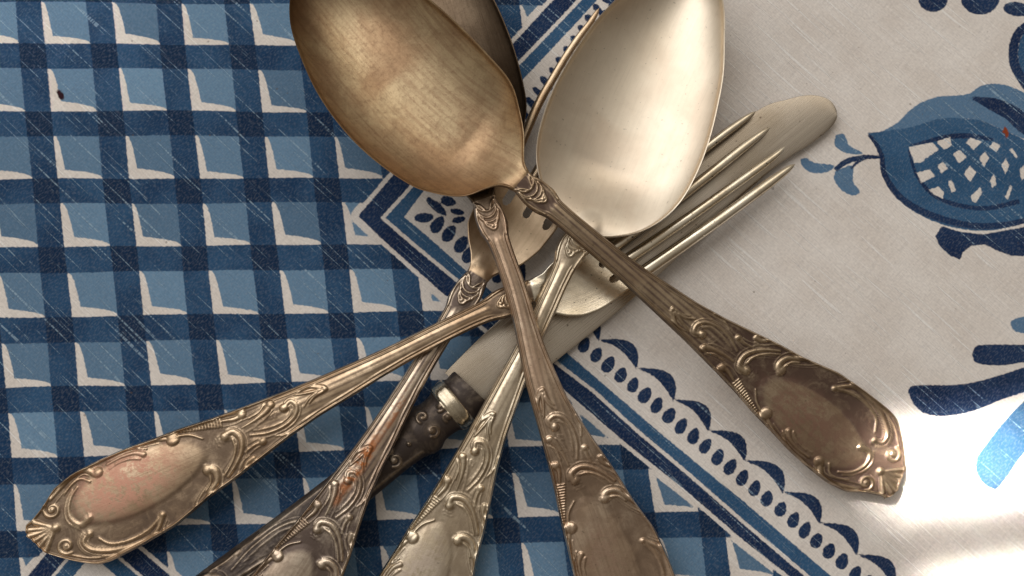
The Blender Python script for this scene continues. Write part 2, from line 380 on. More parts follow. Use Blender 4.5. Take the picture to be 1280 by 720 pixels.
tag(cloth, 'blue and white printed linen tablecloth with lattice, scalloped border and fruit motif', 'tablecloth')

# ------------------------------------------------------------------ the relief pattern shared by every spoon and fork handle
# traced on the fork handle at the lower left; u runs from the shell tip towards the neck, v across (upper side of that handle positive)
TU = np.array([0.9003, -0.4352]); TV = np.array([-0.4352, -0.9003]); TIP = np.array([34.0, 668.0])
def uv8(pts): p = np.array(Z((20,540), 4, pts))-TIP; return np.stack([p@TU, p@TV], -1)
def uv5(pts): p = np.array(Z((120,440), 4, pts))-TIP; return np.stack([p@TU, p@TV], -1)
UN = 660; VN = 69
RU, RV = np.meshgrid(np.arange(0, UN, 0.8), np.arange(-VN, VN+0.1, 0.8), indexing='ij')
REL = np.zeros(RU.shape)
def stroke(pts, r0, r1, h0, h1=None, n=5, mid_r=None, echo=False):
    global REL
    c = catmull(pts, n) if len(pts) > 2 else np.asarray(pts, float)
    if echo:                                             # thin veins running alongside the main scroll
        d = np.gradient(c, axis=0); d /= np.maximum(np.linalg.norm(d, axis=1), 1e-6)[:, None]; nn = np.stack([d[:,1], -d[:,0]], -1)
        rr = (mid_r or max(r0, r1))
        for k_, (o_, h_) in enumerate(((rr+2.0, 1.5), (-rr-2.0, 1.3), (rr+4.6, 0.9))):
            a_, b_ = (1, len(c)-1) if k_ != 1 else (2, len(c))
            q_ = c[a_:b_]+nn[a_:b_]*o_*np.linspace(0.85, 1.15, b_-a_)[:, None]
            if len(q_) > 2: stroke(q_, 1.15, 0.9, h_, h_*0.7, n=1)
    h1 = h0 if h1 is None else h1; T = len(c)-1
    for k in range(T):
        a, b = c[k], c[k+1]; t0, t1 = k/T, (k+1)/T
        ra, rb = [r0+(r1-r0)*t+((mid_r-(r0+r1)/2)*math.sin(math.pi*t) if mid_r else 0) for t in (t0, t1)]
        ha, hb = h0+(h1-h0)*t0, h0+(h1-h0)*t1
        R = max(ra, rb)+1
        i0, i1 = int(max(0, (min(a[0], b[0])-R)/0.8)), int((max(a[0], b[0])+R)/0.8)+2
        j0, j1 = int(max(0, (min(a[1], b[1])-R+VN)/0.8)), int((max(a[1], b[1])+R+VN)/0.8)+2
        x, y = RU[i0:i1, j0:j1], RV[i0:i1, j0:j1]
        if x.size == 0: continue
        e = b-a; L = max(e@e, 1e-9); t = np.clip(((x-a[0])*e[0]+(y-a[1])*e[1])/L, 0, 1)
        d = np.hypot(x-a[0]-t*e[0], y-a[1]-t*e[1])/(ra+(rb-ra)*t)
        REL[i0:i1, j0:j1] = np.maximum(REL[i0:i1, j0:j1], (ha+(hb-ha)*t)*np.sqrt(np.clip(1-d*d, 0, 1)))
def ball(p, r, h): stroke([np.array(p), np.array(p)+[0.01, 0]], r, r, h)
def spiral(c, r, a0, turns, wd, h, sgn=1):
    t = np.linspace(0, 1, int(16*turns)+2)
    pts = [(c[0]+r*(1-0.82*x)*math.cos(a0+sgn*2*math.pi*turns*x), c[1]+r*(1-0.82*x)*math.sin(a0+sgn*2*math.pi*turns*x)) for x in t]
    stroke(pts, wd, wd*0.8, h*0.75, h, n=2); ball(c, wd*1.5, h*1.15)
# shell at the tip
hub = uv8([(190,485)])[0]
for p in [(92,455),(70,490),(66,522),(80,556),(108,585),(142,607)]:
    stroke([hub, uv8([p])[0]], 1.5, 3.8, 2.0, 3.6)
ball(hub, 5.5, 4.0)
spiral(uv8([(172,395)])[0], 10.5, 2.2, 1.4, 2.3, 2.8); spiral(uv8([(242,575)])[0], 10.5, -1.4, 1.4, 2.3, 2.8, -1)
# C-scroll beside the shell and leaf along the lower rim
stroke(uv8([(285,288),(258,335),(248,395),(268,450),(310,472),(352,438)]), 1.6, 3.6, 2.0, 3.0)
stroke(uv8([(262,300),(238,350),(232,410),(250,462),(300,492)]), 1.2, 1.6, 1.4)
stroke(uv8([(345,515),(322,560),(360,598),(450,606),(560,582),(650,532),(690,440)]), 2.0, 2.4, 3.0, 2.4, mid_r=3.2, echo=True)
stroke(uv8([(392,542),(450,572),(540,556),(620,512),(676,452)]), 1.4, 2.6, 2.0, 2.6); ball(uv8([(685,440)])[0], 4.0, 3.2); ball(uv8([(350,520)])[0], 4.2, 3.4)
stroke(uv8([(250,618),(380,640),(520,606),(660,550),(800,460)]), 1.2, 1.5, 1.4)
# upper side leaves
stroke(uv8([(370,225),(310,205),(255,235),(205,290),(160,345)]), 4.2, 1.8, 3.4, 2.0, echo=True); ball(uv8([(378,218)])[0], 6.6, 4.0)
stroke(uv8([(345,262),(300,248),(262,270),(225,320)]), 1.6, 1.2, 1.8)
stroke(uv8([(590,138),(545,130),(480,148),(420,182)]), 3.6, 1.4, 3.0, 1.6, echo=True); stroke(uv8([(600,112),(540,108),(460,124),(390,160)]), 1.6, 1.2, 1.9)
stroke(uv8([(575,160),(520,160),(460,182)]), 1.5, 1.0, 1.7)
ball(uv8([(722,70)])[0], 8.0, 4.6); stroke(uv8([(690,68),(600,82),(500,110),(410,150)]), 2.2, 1.6, 2.0, echo=True)
stroke(uv8([(745,55),(800,52),(860,72)]), 1.6, 1.0, 2.0)
# hook at the lower right of the panel
stroke(uv8([(885,218),(922,232),(934,280),(905,332),(880,380),(860,430)]), 5.0, 1.6, 3.6, 2.0, echo=True); ball(uv8([(888,228)])[0], 6.0, 4.2)
stroke(uv8([(900,250),(905,290),(885,330)]), 1.6, 1.2, 2.4)
# large double S-scroll closing the panel
stroke(uv8([(960,62),(1000,42),(1040,80),(1042,140),(1020,200),(985,262)]), 4.4, 2.0, 3.6, 2.4, echo=True); ball(uv8([(965,65)])[0], 5.5, 4.0)
stroke(uv8([(1000,80),(1015,130),(1000,195),(968,255)]), 1.6, 1.4, 2.2)
# field above the panel: scrolls, leaves, ribbed ribbon, palmette
sp = uv5([(835,330),(862,300),(892,325),(885,372),(842,418),(765,452),(680,462)])
stroke(sp, 3.0, 1.3, 3.0, 1.8, mid_r=2.6, echo=True); ball(uv5([(834,332)])[0], 5.4, 4.2)
stroke(uv5([(868,345),(850,385),(800,415),(720,438)]), 1.2, 1.0, 1.6)
stroke(uv5([(768,318),(745,350),(695,392),(640,425)]), 4.6, 1.2, 3.4, 1.6, echo=True); ball(uv5([(768,314)])[0], 5.2, 4.0)
stroke(uv5([(735,320),(715,352),(670,380)]), 1.6, 1.0, 2.0)
stroke(uv5([(640,350),(610,378),(550,388)]), 4.2, 1.8, 3.4, 2.0, echo=True); ball(uv5([(636,360)])[0], 5.6, 4.0); stroke(uv5([(650,320),(600,345),(540,365)]), 1.8, 1.2, 2.2)
for k in range(15):
    t = k/14; a = uv5([(540-200*t, 398+22*t)])[0]; stroke([a+[-0.8, -4.6], a+[0.8, 4.2]], 1.3, 1.3, 2.3)
ball(uv5([(740,495)])[0], 4.6, 3.6); stroke(uv5([(740,495),(700,512),(660,545)]), 3.0, 1.2, 2.8, 1.6, echo=True); stroke(uv5([(700,575),(670,600),(655,640)]), 3.6, 1.4, 3.0, 1.6, echo=True)
ball(uv5([(1020,245)])[0], 3.6, 3.0)
for p in [[(1000,250),(940,262),(880,272)],[(1000,240),(960,232),(925,240),(890,262)],[(1010,258),(975,280),(950,312)],[(1015,235),(990,228),(950,225)],[(985,262),(950,290),(925,330)]]:
    stroke(uv5(p), 2.4, 1.2, 2.6, 1.6)
for p in [[(880,560),(820,590)],[(930,500),(880,530),(820,545)],[(800,470),(860,460),(905,430)]]:
    stroke(uv5(p), 1.2, 1.6, 1.4)
# stippled ground between the scrolls
_rs = np.random.RandomState(11)
for _ in range(230):
    u_ = _rs.uniform(240, 318); v_ = _rs.uniform(-1, 1)*(46-0.16*u_)*0.9
    if REL[int(u_/0.8), int((v_+VN)/0.8)] < 0.2: ball((u_, v_), 1.15, 0.75)
# neck ornament: nested tongues (u 590-640)
for k_ in range(6):
    r = (5.0, 8.2, 11.0, 13.0, 13.5, 12.0)[k_]; c_ = 604+k_*6.6; t = np.linspace(-1.5, 1.5, 9)
    stroke([(c_-r*1.1*math.cos(x), r*math.sin(x)*(0.95+0.08*math.sin(3*k_))+0.8*math.sin(2.1*k_)) for x in t], 1.3, 1.3, 2.3, n=2)
ball((603, 0.5), 2.6, 3.0)
for s_ in (-1, 1):
    stroke([(588, 12*s_), (600, 15*s_), (616, 17*s_), (632, 13*s_)], 1.4, 2.2, 1.8, 2.2)
    stroke([(625, 3*s_), (634, 8*s_), (640, 16*s_)], 1.6, 1.2, 2.2); ball((598, 17.5*s_), 2.4, 2.2)
# smooth oval panel
PCU, PCV, PA, PB = 143.0, -1.0, 88.0, 38.0
prr = ((RU-PCU)/PA)**2+((RV-PCV)/(PB*(1+0.0012*(PCU-RU))))**2
PANEL = prr < 1.0
def sample_rel(u, v):
    x = np.clip(u/0.8, 0, RU.shape[0]-2.001); y = np.clip((v+VN)/0.8, 0, RU.shape[1]-2.001)
    i, j = x.astype(int), y.astype(int); a, b = x-i, y-j
    return REL[i,j]*(1-a)*(1-b)+REL[i+1,j]*a*(1-b)+REL[i,j+1]*(1-a)*b+REL[i+1,j+1]*a*b

_up = [(50,635),(62.5,612),(85,594),(115,579),(145,566),(175,556),(207.5,544),(245,532.5),(282.5,519),(335,499),(440,455)]
_lo = [(40,686),(62.5,695),(90,704),(117.5,709),(132.5,705),(170,686),(207.5,664),(245,631),(275,609),(332,562),(370,534),(440,490)]
def _prof(P, s):
    p = np.array(P)-TIP; return p@TU, s*(p@TV)
_ua, _va = _prof(_up, 1); _ub, _vb = _prof(_lo, -1)
_uu = np.arange(0, 641, 1.0)
def _ext(u, v):
    u = np.concatenate([[0, 3], u, [480, 560, 585, 600, 622, 640]]); v = np.concatenate([[0.5, 10], v, [14.2, 13.2, 14.0, 19.0, 18.5, 14.5]])
    r = smooth1(np.interp(_uu, u, v), 3); r[:10] = np.interp(_uu[:10], [0, 1, 3, 6, 9], [0.6, 6, 10.5, 15, r[9]]); return r
HWL, HWR = _ext(_ua, _va), _ext(_ub, _vb)
# shell scallop on the very tip
HWL[:22] *= 1+0.035*np.cos(_uu[:22]*1.2); HWR[:22] *= 1+0.035*np.cos(_uu[:22]*1.2)

# ------------------------------------------------------------------ silver
def silver(name, bright, warm, tarn, rough=0.30, tarn_amt=0.5, scratch=0.6, rust_col=(0.30, 0.09, 0.02), spots=0.4, mott=0.5):
    """old silver: bright high points, warm toning, dark tarnish in the ground of the relief, streaks along the piece"""
    N = NT(name); k = 1/U; o = N.obj
    P = N.n('ShaderNodeSeparateXYZ'); N.put(P.inputs[0], N.attr('wear', 'Vector'))
    rel, pat, rst = P.outputs[0], P.outputs[1], P.outputs[2]
    S = lambda a, loc=(0, 0, 0): N.mapping(o, 0, (k/a, k/a, k/a), loc)
    big = N.noise(S(85), 1, 3, 0.55, 0.6); med = N.noise(S(22, (4, 1, 2)), 1, 5, 0.66, 0.8); fine = N.noise(S(5), 1, 4, 0.7)
    uvw = N.attr('along', 'Vector')
    sA = N.noise(N.mapping(uvw, 0.04, (1/80, 1/1.2, 1)), 1, 3, 0.6); sB = N.noise(N.mapping(uvw, 0.75, (1/60, 1/1.0, 1)), 1, 2, 0.6)
    sC = N.noise(N.mapping(uvw, 0.0, (1/90, 1/5.0, 1), (3, 3, 0)), 1, 3, 0.6)
    c = N.mix(N.step(big, 0.36, 0.66), bright, warm)
    c = N.mix(N.step(med, 0.38, 0.72, 0.0, mott), c, tuple(0.55*x for x in warm))
    c = N.mix(N.step(sC, 0.42, 0.66, 0.0, mott), c, tuple(0.60*a+0.25*b for a, b in zip(warm, tarn)))
    c = N.mix(N.step(fine, 0.50, 0.72, 0.0, mott*0.7), c, tarn)
    ground = N.math('SUBTRACT', 1.0, N.step(rel, 0.05, 0.62), clamp=True)
    t = N.math('ADD', N.math('MULTIPLY', N.math('MULTIPLY', ground, pat), N.step(med, 0.25, 0.6, 0.65, 1.15)), N.math('MULTIPLY', N.step(big, 0.5, 0.78), 0.25*mott))
    t = N.math('MULTIPLY', t, tarn_amt*1.5, clamp=True)
    c = N.mix(t, c, tarn)
    c = N.mix(N.math('MULTIPLY', N.step(sA, 0.55, 0.70), 0.35*scratch), c, tuple(0.40*x for x in warm))
    patch = N.math('MULTIPLY', rst, N.step(N.math('ADD', N.math('MULTIPLY', med, 0.55), N.math('MULTIPLY', fine, 0.45)), 0.43, 0.55, 0.10, 1.0))
    c = N.mix(patch, c, rust_col)
    pits = N.noise(S(3.4, (7, 7, 1)), 1, 0)
    c = N.mix(N.step(pits, 0.80, 0.84, 0.0, spots), c, (0.05, 0.035, 0.025))
    N.put(N.b.inputs['Base Color'], c)
    N.put(N.b.inputs['Metallic'], N.math('SUBTRACT', 1.0, N.math('MULTIPLY', N.math('MAXIMUM', t, patch), 0.5)))
    r = N.math('ADD', rough+0.03, N.math('MULTIPLY', t, 0.16)); r = N.math('ADD', r, N.step(fine, 0.35, 0.75, -0.05*mott, 0.16*mott))
    N.put(N.b.inputs['Roughness'], N.math('ADD', r, N.math('MULTIPLY', patch, 0.22)))
    h = N.math('ADD', N.math('MULTIPLY', sA, scratch), N.math('ADD', N.math('MULTIPLY', sB, scratch*0.6), N.math('MULTIPLY', fine, 2.6*mott)))
    N.put(N.b.inputs['Normal'], N.bump(h, 0.00003, 0.8))
    return N.m

# ------------------------------------------------------------------ sweeping a plate along a path
def path_frame(pts, n):
    c = catmull(pts, 24); d = np.hypot(*np.diff(c, axis=0).T); s = np.concatenate([[0], np.cumsum(d)])
    u = np.linspace(0, s[-1], n); x = np.interp(u, s, c[:,0]); y = np.interp(u, s, c[:,1])
    tx, ty = smooth1(np.gradient(x, u), 4), smooth1(np.gradient(y, u), 4); L = np.hypot(tx, ty)
    return u, x, y, ty/L, -tx/L           # normal points to the +v side
def grid_faces(ni, nj, off=0, flip=False):
    k = np.arange(ni*nj).reshape(ni, nj)+off
    f = np.stack([k[:-1,:-1], k[1:,:-1], k[1:,1:], k[:-1,1:]], -1)
    f = f.reshape(-1, 4)
    return f[:, ::-1] if flip else f
def vnormals(V, F):
    a = V[F[:,2]]-V[F[:,0]]; b = V[F[:,3]]-V[F[:,1]]; n = np.cross(a, b); N_ = np.zeros_like(V)
    for k in range(4): np.add.at(N_, F[:,k], n)
    return N_/np.maximum(np.linalg.norm(N_, axis=1), 1e-12)[:, None]
def split(root, V, F, lab, names, mat, attrs, origin):
    """one closed surface cut into its parts; shared edge normals keep the seams invisible"""
    N_ = vnormals(V, F); made = {}
    for key, (nm, par) in names.items():
        f = F[lab == key]
        if len(f) == 0: continue
        ids, inv = np.unique(f, return_inverse=True)
        p = made.get(par, root)
        m = mat[key] if isinstance(mat, dict) else mat
        made[key] = mesh_obj(nm, V[ids], inv.reshape(f.shape), m, p, origin, N_[ids], {k: a[ids] for k, a in attrs.items()})
    return made
TT = np.sin(np.linspace(-1, 1, 97)*math.pi/2*0.985)/math.sin(math.pi/2*0.985)
MM = 0.001
def plate(x, y, nx, ny, ztop, hl, hr, top, thick, tt=TT):
    """top grid (ni, nt) then underside grid; returns V, F, shapes"""
    off = np.where(tt[None,:] > 0, hl[:,None]*tt[None,:], hr[:,None]*tt[None,:])
    px_ = x[:,None]+nx[:,None]*off; py_ = y[:,None]+ny[:,None]*off
    Vt = at(px_, py_, ztop[:,None]+0*off); Vt[...,2] += top
    tb = tt[::4]; ob = np.where(tb[None,:] > 0, hl[:,None]*tb, hr[:,None]*tb)*0.985
    Vb = at(x[:,None]+nx[:,None]*ob, y[:,None]+ny[:,None]*ob, ztop[:,None]+0*ob)
    tb_top = top[:, ::4]
    Vb[...,2] += thick(ob, tb)
    return off, Vt, Vb
def assemble(Vt, Vb):
    ni, nt = Vt.shape[:2]; nb = Vb.shape[1]
    V = np.vstack([Vt.reshape(-1, 3), Vb.reshape(-1, 3)])
    ft = grid_faces(ni, nt); fb = grid_faces(ni, nb, ni*nt, True)
    kt = np.arange(ni*nt).reshape(ni, nt); kb = np.arange(ni*nb).reshape(ni, nb)+ni*nt
    e0_ = np.stack([kt[:-1,0], kb[:-1,0], kb[1:,0], kt[1:,0]], -1); e1_ = np.stack([kt[:-1,-1], kt[1:,-1], kb[1:,-1], kb[:-1,-1]], -1)
    return V, ft, fb, e0_, e1_
def handle_relief(u, off, hl, hr):
    """height above the plate (px), wear attribute, for stations u (px from the shell tip)"""
    hw = np.where(off > 0, hl[:,None], hr[:,None]); e = hw-np.abs(off); U2 = u[:,None]+0*off
    rel = sample_rel(U2, off)
    wide = 1-sm((U2-250)/110)                             # 1 on the broad end, 0 on the stem
    neck = sm((U2-582)/12)
    rim = 2.6*np.exp(-((e-2.4)/1.7)**2)
    thread = (2.0*np.exp(-((e-2.2)/1.4)**2)+1.5*np.exp(-((e-6.4)/1.5)**2))
    q_ = np.clip(np.abs(off)/np.maximum(hw, 1), 0, 1)
    dome = 2.6*(1-q_**2)
    stem = thread*(1-neck)+np.where(e > 8.2, 1.2*np.sqrt(np.clip(1-(off/np.maximum(hw-8, 1))**2, 0, 1)), 0)*(1-neck)
    pr = ((U2-PCU)/PA)**2+((off-PCV)/(PB*(1+0.0012*(PCU-U2))))**2
    pan = np.clip(1-pr, 0, 1)
    h = wide*rim+(1-wide)*stem+rel*0.84+dome*(1-wide)+3.4*pan**0.8*(U2 < 260)+0.5*sm(pan*5)
    h += wide*1.5*(1-q_**2)
    edge = np.sqrt(np.clip(e/2.2, 0, 1))
    relmask = np.clip((rel+wide*rim*0.7+(1-wide)*thread*0.6)/2.6, 0, 1)
    relmask = np.maximum(relmask, 0.42*sm(pan*3)*(rel < 0.6))
    relmask = np.maximum(relmask, (1-wide)*(0.42+0.25*np.sin(off*0.9+U2*0.02))*(1-neck))
    return h*edge-2.6*(1-edge), relmask, pan
def smin(a, b): return np.minimum(a, b)

SUB = {0: ('handle', None), 1: ('shell', 0), 2: ('oval_panel', 0), 3: ('neck_ornament', 0), 5: ('scroll_ornament', 0), 4: ('bowl', None)}
def face_labels(U2, relm, pan, ft, ftb):
    """labels of the top faces from the vertex fields, then 0 for all others"""
    lab = np.zeros(U2.size, int); r = U2.ravel(); rm = relm.ravel(); pn = pan.ravel()
    lab[(r > 24) & (r < 330) & (rm > 0.30)] = 5
    lab[(pn > 0.02) & (rm < 0.60) & (r < 260)] = 2
    lab[r <= 24] = 1; lab[(r > 588) & (r <= 640)] = 3; lab[r > 640] = 4
    return lab[ft[:,0]]
def blobs(U2, off, lst, seed=0):
    s_ = np.zeros(U2.shape)
    for (cu, cv, a, b, amt) in lst: s_ = np.maximum(s_, amt*sm(1.35-np.hypot((U2-cu)/a, (off-cv)/b)))
    return s_

def spoon(name, label, tip_neck_bowl, zk, bowl, depth, mat, group, tiltz=None, stains=(), pat=1.0, blen=None):
    pts, neck_i = tip_neck_bowl
    u, x, y, nx, ny = path_frame(pts, 1000)
    nk = np.array(pts[neck_i], float); Ln = u[np.argmin(np.hypot(x-nk[0], y-nk[1]))]
    bb, bw = np.array(bowl, float).T
    Lb = blen or bb[-1]; ue = Ln+Lb
    keep = u <= ue; u, x, y, nx, ny = [a[keep] for a in (u, x, y, nx, ny)]
    sh = 640/Ln; uh = np.where(u < Ln, u*sh, 640+(u-Ln)); b = u-Ln
    cc = catmull(np.stack([bb, bw], -1), 10); hw_b = np.interp(b, np.maximum.accumulate(cc[:,0]), cc[:,1]); k3 = smooth1(hw_b, 7); tail = b > Lb-14; hw_b = np.where(tail, hw_b, k3)
    bl = sm((b+3)/8)
    hl = np.interp(uh, _uu, HWL)*(1-bl)+hw_b*bl; hr = np.interp(uh, _uu, HWR)*(1-bl)+hw_b*bl
    hl, hr = smooth1(hl, 2), smooth1(hr, 2); hl[:6] = np.interp(uh[:6], _uu, HWL); hr[:6] = np.interp(uh[:6], _uu, HWR)
    if tail.any(): hl[tail] = hr[tail] = np.maximum(hw_b[tail], 0.6)
    zt = np.interp(uh, *np.array(zk, float).T)*MM; zt = smooth1(zt, 14)
    off = np.where(TT[None,:] > 0, hl[:,None]*TT, hr[:,None]*TT)
    hrel, relm, pan = handle_relief(uh, off, hl, hr)
    q = np.clip(np.abs(off)/np.maximum(np.where(off > 0, hl[:,None], hr[:,None]), .5), 0, 1)
    g = sm((b[:,None]-2)/95)**0.85*np.sqrt(np.clip((Lb-b[:,None])/95, 0, 1))
    g = np.where(b[:,None] > Lb-95, sm((b[:,None]-2)/95)**0.85*np.sqrt(np.clip(1-((b[:,None]-(Lb-95))/95)**2, 0, 1)), g)
    e = np.clip((1-q)*np.maximum(hl, hr)[:,None], 0, 99)
    lip = 0.35*np.exp(-((e-1.6)/1.5)**2)
    dish = -depth*g*np.clip(1-q**2.0, 0, 1)**0.80*MM+lip*MM
    tiltv = 0 if tiltz is None else tiltz*MM*(off/90.0)
    isb = sm((b[:,None]+2)/8)
    # drop-shaped moulding where the neck runs into the bowl
    drop = 1.6*np.exp(-((off/(15-0.10*np.clip(b[:,None], 0, 90)))**4))*(1-sm((b[:,None]-4)/26))*(b[:,None] > -2)
    top = hrel*U*(1-isb)+(dish+drop*U*1.5)*isb+tiltv*isb
    def under(ob, tb):
        tb_top = top[:, ::4]; bq = 1-np.abs(tb)[None,:]**3
        t_h = np.minimum(tb_top, 0)*0-1.5*MM*bq*0.9-0.3*MM
        t_b = tb_top-1.1*MM
        return np.where(isb > 0.5, t_b, t_h)
    off, Vt, Vb = plate(x, y, nx, ny, zt, hl, hr, top, under)
    V, ft, fb, ea, eb = assemble(Vt, Vb)
    U2 = uh[:,None]+0*off
    relm = np.where(isb > 0.5, 1.0, relm)
    F_ = np.vstack([ft, fb, ea, eb]); lt = face_labels(U2, relm, np.where(isb > 0.5, 0, pan), ft, None)
    nb = Vb.shape[1]; ub = np.repeat(uh, nb)
    rest = np.vstack([fb, ea, eb])
    uall = np.concatenate([U2.ravel(), ub]); ur = uall[rest[:,0]]
    lr = np.where(ur > 640, 4, np.where(ur > 588, 3, np.where(ur <= 24, 1, 0)))
    lab = np.concatenate([lt, lr])
    rst = blobs(U2, off, stains)
    wear = np.stack([relm, np.full(relm.shape, pat), rst], -1).reshape(-1, 3)
    wear = np.vstack([wear, np.tile([0.6, pat*0.6, 0], (Vb.shape[0]*nb, 1))])
    al = np.stack([U2, off, 0*off], -1).reshape(-1, 3)
    al = np.vstack([al, np.stack([ub, np.tile(TT[::4], len(uh))*30, 0*ub+9], -1)])
    org = at(*pts[0], 0); root = empty(name, org); tag(root, label, 'spoon', group)
    split(root, V, F_, lab, SUB, mat, {'wear': wear, 'along': al}, org)
    return root

GR = 'ornate silver spoons'
BOWL_A = [(0,15),(10,17),(22,26),(32,43),(45,59),(60,71),(80,83),(100,91),(148,97),(190,98),(230,95),(268,88),(310,74),(340,60),(362,42),(376,24),(384,8),(386,1)]
BOWL_C = [(0,17),(6,34),(12,50),(22,63),(34,75),(50,86),(65,93),(80,98),(100,101.5),(130,103.5),(165,102),(205,96),(248,86.5),(288,71),(315,60),(334,49),(352,35),(364,22),(372,8),(374,1)]

m_bowlA = silver('toned_gold_brown_silver', (0.47,0.36,0.22), (0.345,0.225,0.13), (0.17,0.09,0.06), 0.39, 0.34, 0.32, spots=0.15, mott=0.46)
m_A = silver('dark_toned_silver', (0.62,0.49,0.34), (0.45,0.325,0.215), (0.095,0.058,0.042), 0.27, 0.62, 0.6, rust_col=(0.22,0.115,0.08))
m_bowlB = silver('shade_darkened_brown_silver', (0.17,0.125,0.085), (0.115,0.08,0.052), (0.08,0.055,0.035), 0.38, 0.5, 0.6, mott=0.3)  # base darkened: shade and reflection of the bowl above are in the colour
m_B = silver('brown_toned_silver', (0.80,0.64,0.48), (0.60,0.43,0.30), (0.15,0.10,0.065), 0.27, 0.50, 0.7, rust_col=(0.36,0.23,0.165))
m_bowlC = silver('pale_worn_silver', (0.72,0.635,0.515), (0.65,0.55,0.435), (0.38,0.30,0.21), 0.40, 0.10, 0.3, spots=0.3, mott=0.10)
m_C = silver('pale_handle_silver', (0.86,0.75,0.58), (0.70,0.565,0.40), (0.20,0.145,0.095), 0.27, 0.45, 0.5, rust_col=(0.60,0.50,0.42))
m_D = silver('yellowed_silver', (0.72,0.56,0.39), (0.54,0.38,0.24), (0.12,0.078,0.050), 0.28, 0.66, 0.6, rust_col=(0.62,0.33,0.235))
m_headD = silver('bright_fork_silver', (0.90,0.83,0.70), (0.72,0.62,0.47), (0.16,0.12,0.08), 0.20, 0.50, 0.4, spots=0.9, mott=0.25)
m_F = silver('dark_fork_silver', (0.70,0.59,0.46), (0.48,0.36,0.265), (0.095,0.066,0.052), 0.26, 0.62, 0.6, rust_col=(0.36,0.12,0.03))
m_headF = silver('copper_toned_silver', (0.62,0.48,0.33), (0.46,0.315,0.19), (0.14,0.09,0.06), 0.32, 0.30, 0.4, mott=0.2)

def m(body, bowl): return {0: body, 1: body, 2: body, 3: body, 5: body, 4: bowl}
# top spoon, handle down to the right
spoon('tablespoon', 'topmost spoon with golden brown bowl and dark toned handle reaching over the white linen',
      ([(1119,616),(1000,518),(880,418),(770,326),(690,259),(652,227),(628,205),(590,176),(517,113),(440,28),(362,-58)], 5),
      [(0,2.6),(90,3.2),(200,6),(330,11),(460,16),(560,19.5),(640,21),(720,22),(900,23.5),(1030,23.5)], BOWL_A, 8.0, m(m_A, m_bowlA), GR,
      tiltz=0, stains=[(146,0,84,36,0.75)], pat=1.0)
# spoon under it, handle down to the lower edge
spoon('tablespoon', 'brown toned spoon, its shaded bowl under the golden one, handle crossing over the pale spoon',
      ([(804,828),(720,600),(677,480),(646,366),(620,292),(605,250),(592,212),(560,120),(521,10),(478,-116)], 5),
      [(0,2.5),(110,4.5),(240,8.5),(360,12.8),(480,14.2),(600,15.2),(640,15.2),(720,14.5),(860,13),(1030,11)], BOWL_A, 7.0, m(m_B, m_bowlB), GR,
      stains=[(146,0,60,30,0.5),(430,0,60,9,0.3)], pat=0.9)
# pale spoon at the right
spoon('tablespoon', 'pale silver spoon with the broad bright bowl lying on fork tines and knife blade',
      ([(452,860),(522,720),(604,548),(662,428),(700,345),(718,306),(733,288),(791,140),(875,-60)], 6),
      [(0,2.5),(110,3.6),(240,6.0),(360,8.6),(480,10.4),(600,12.2),(640,13.2),(720,13.8),(860,13.6),(1020,13)], BOWL_C, 6.2, m(m_C, m_bowlC), GR,
      stains=[(146,0,70,32,0.6)], pat=0.9)

# ------------------------------------------------------------------ forks
def rod(pts, zs, r, mat, name, root, org, n=46, m_=14, flat=0.62):
    """a tapered tine: domed on top, flatter below; r = half width in px along the path"""
    u, x, y, nx, ny = path_frame(pts, n)
    f = u/u[-1]; rr = np.interp(f, *np.array(r, float).T); z = np.interp(f, *np.array(zs, float).T)*MM
    rr[-3:] *= [0.93, 0.72, 0.02]
    a = np.linspace(0, 2*math.pi, m_, endpoint=False); ca, sa = np.cos(a), np.sin(a)
    ca = np.sign(ca)*np.abs(ca)**0.8; hh = np.where(sa > 0, sa*flat, sa*0.45*flat)
    P = at(x[:,None]+nx[:,None]*rr[:,None]*ca, y[:,None]+ny[:,None]*rr[:,None]*ca, z[:,None]+0*ca)
    P[...,2] += rr[:,None]*U*hh*1.5
    V = P.reshape(-1, 3); k = np.arange(n*m_).reshape(n, m_); k2 = np.roll(k, -1, 1)
    F_ = np.stack([k[:-1], k2[:-1], k2[1:], k[1:]], -1).reshape(-1, 4)[:, ::-1]
    nv = len(V); wear = np.tile([0.85, 0.5, 0.0], (nv, 1)).astype(float)
    wear[:,0] = np.clip(np.tile(sa, n)*1.3-0.1, 0.0, 0.9); wear[:,1] = 1.0
    al = np.stack([np.repeat(u, m_), np.tile(a, n)*rr.mean(), np.zeros(nv)], -1)
    return mesh_obj(name, V, F_, mat, root, org, vnormals(V, F_), {'wear': wear, 'along': al})

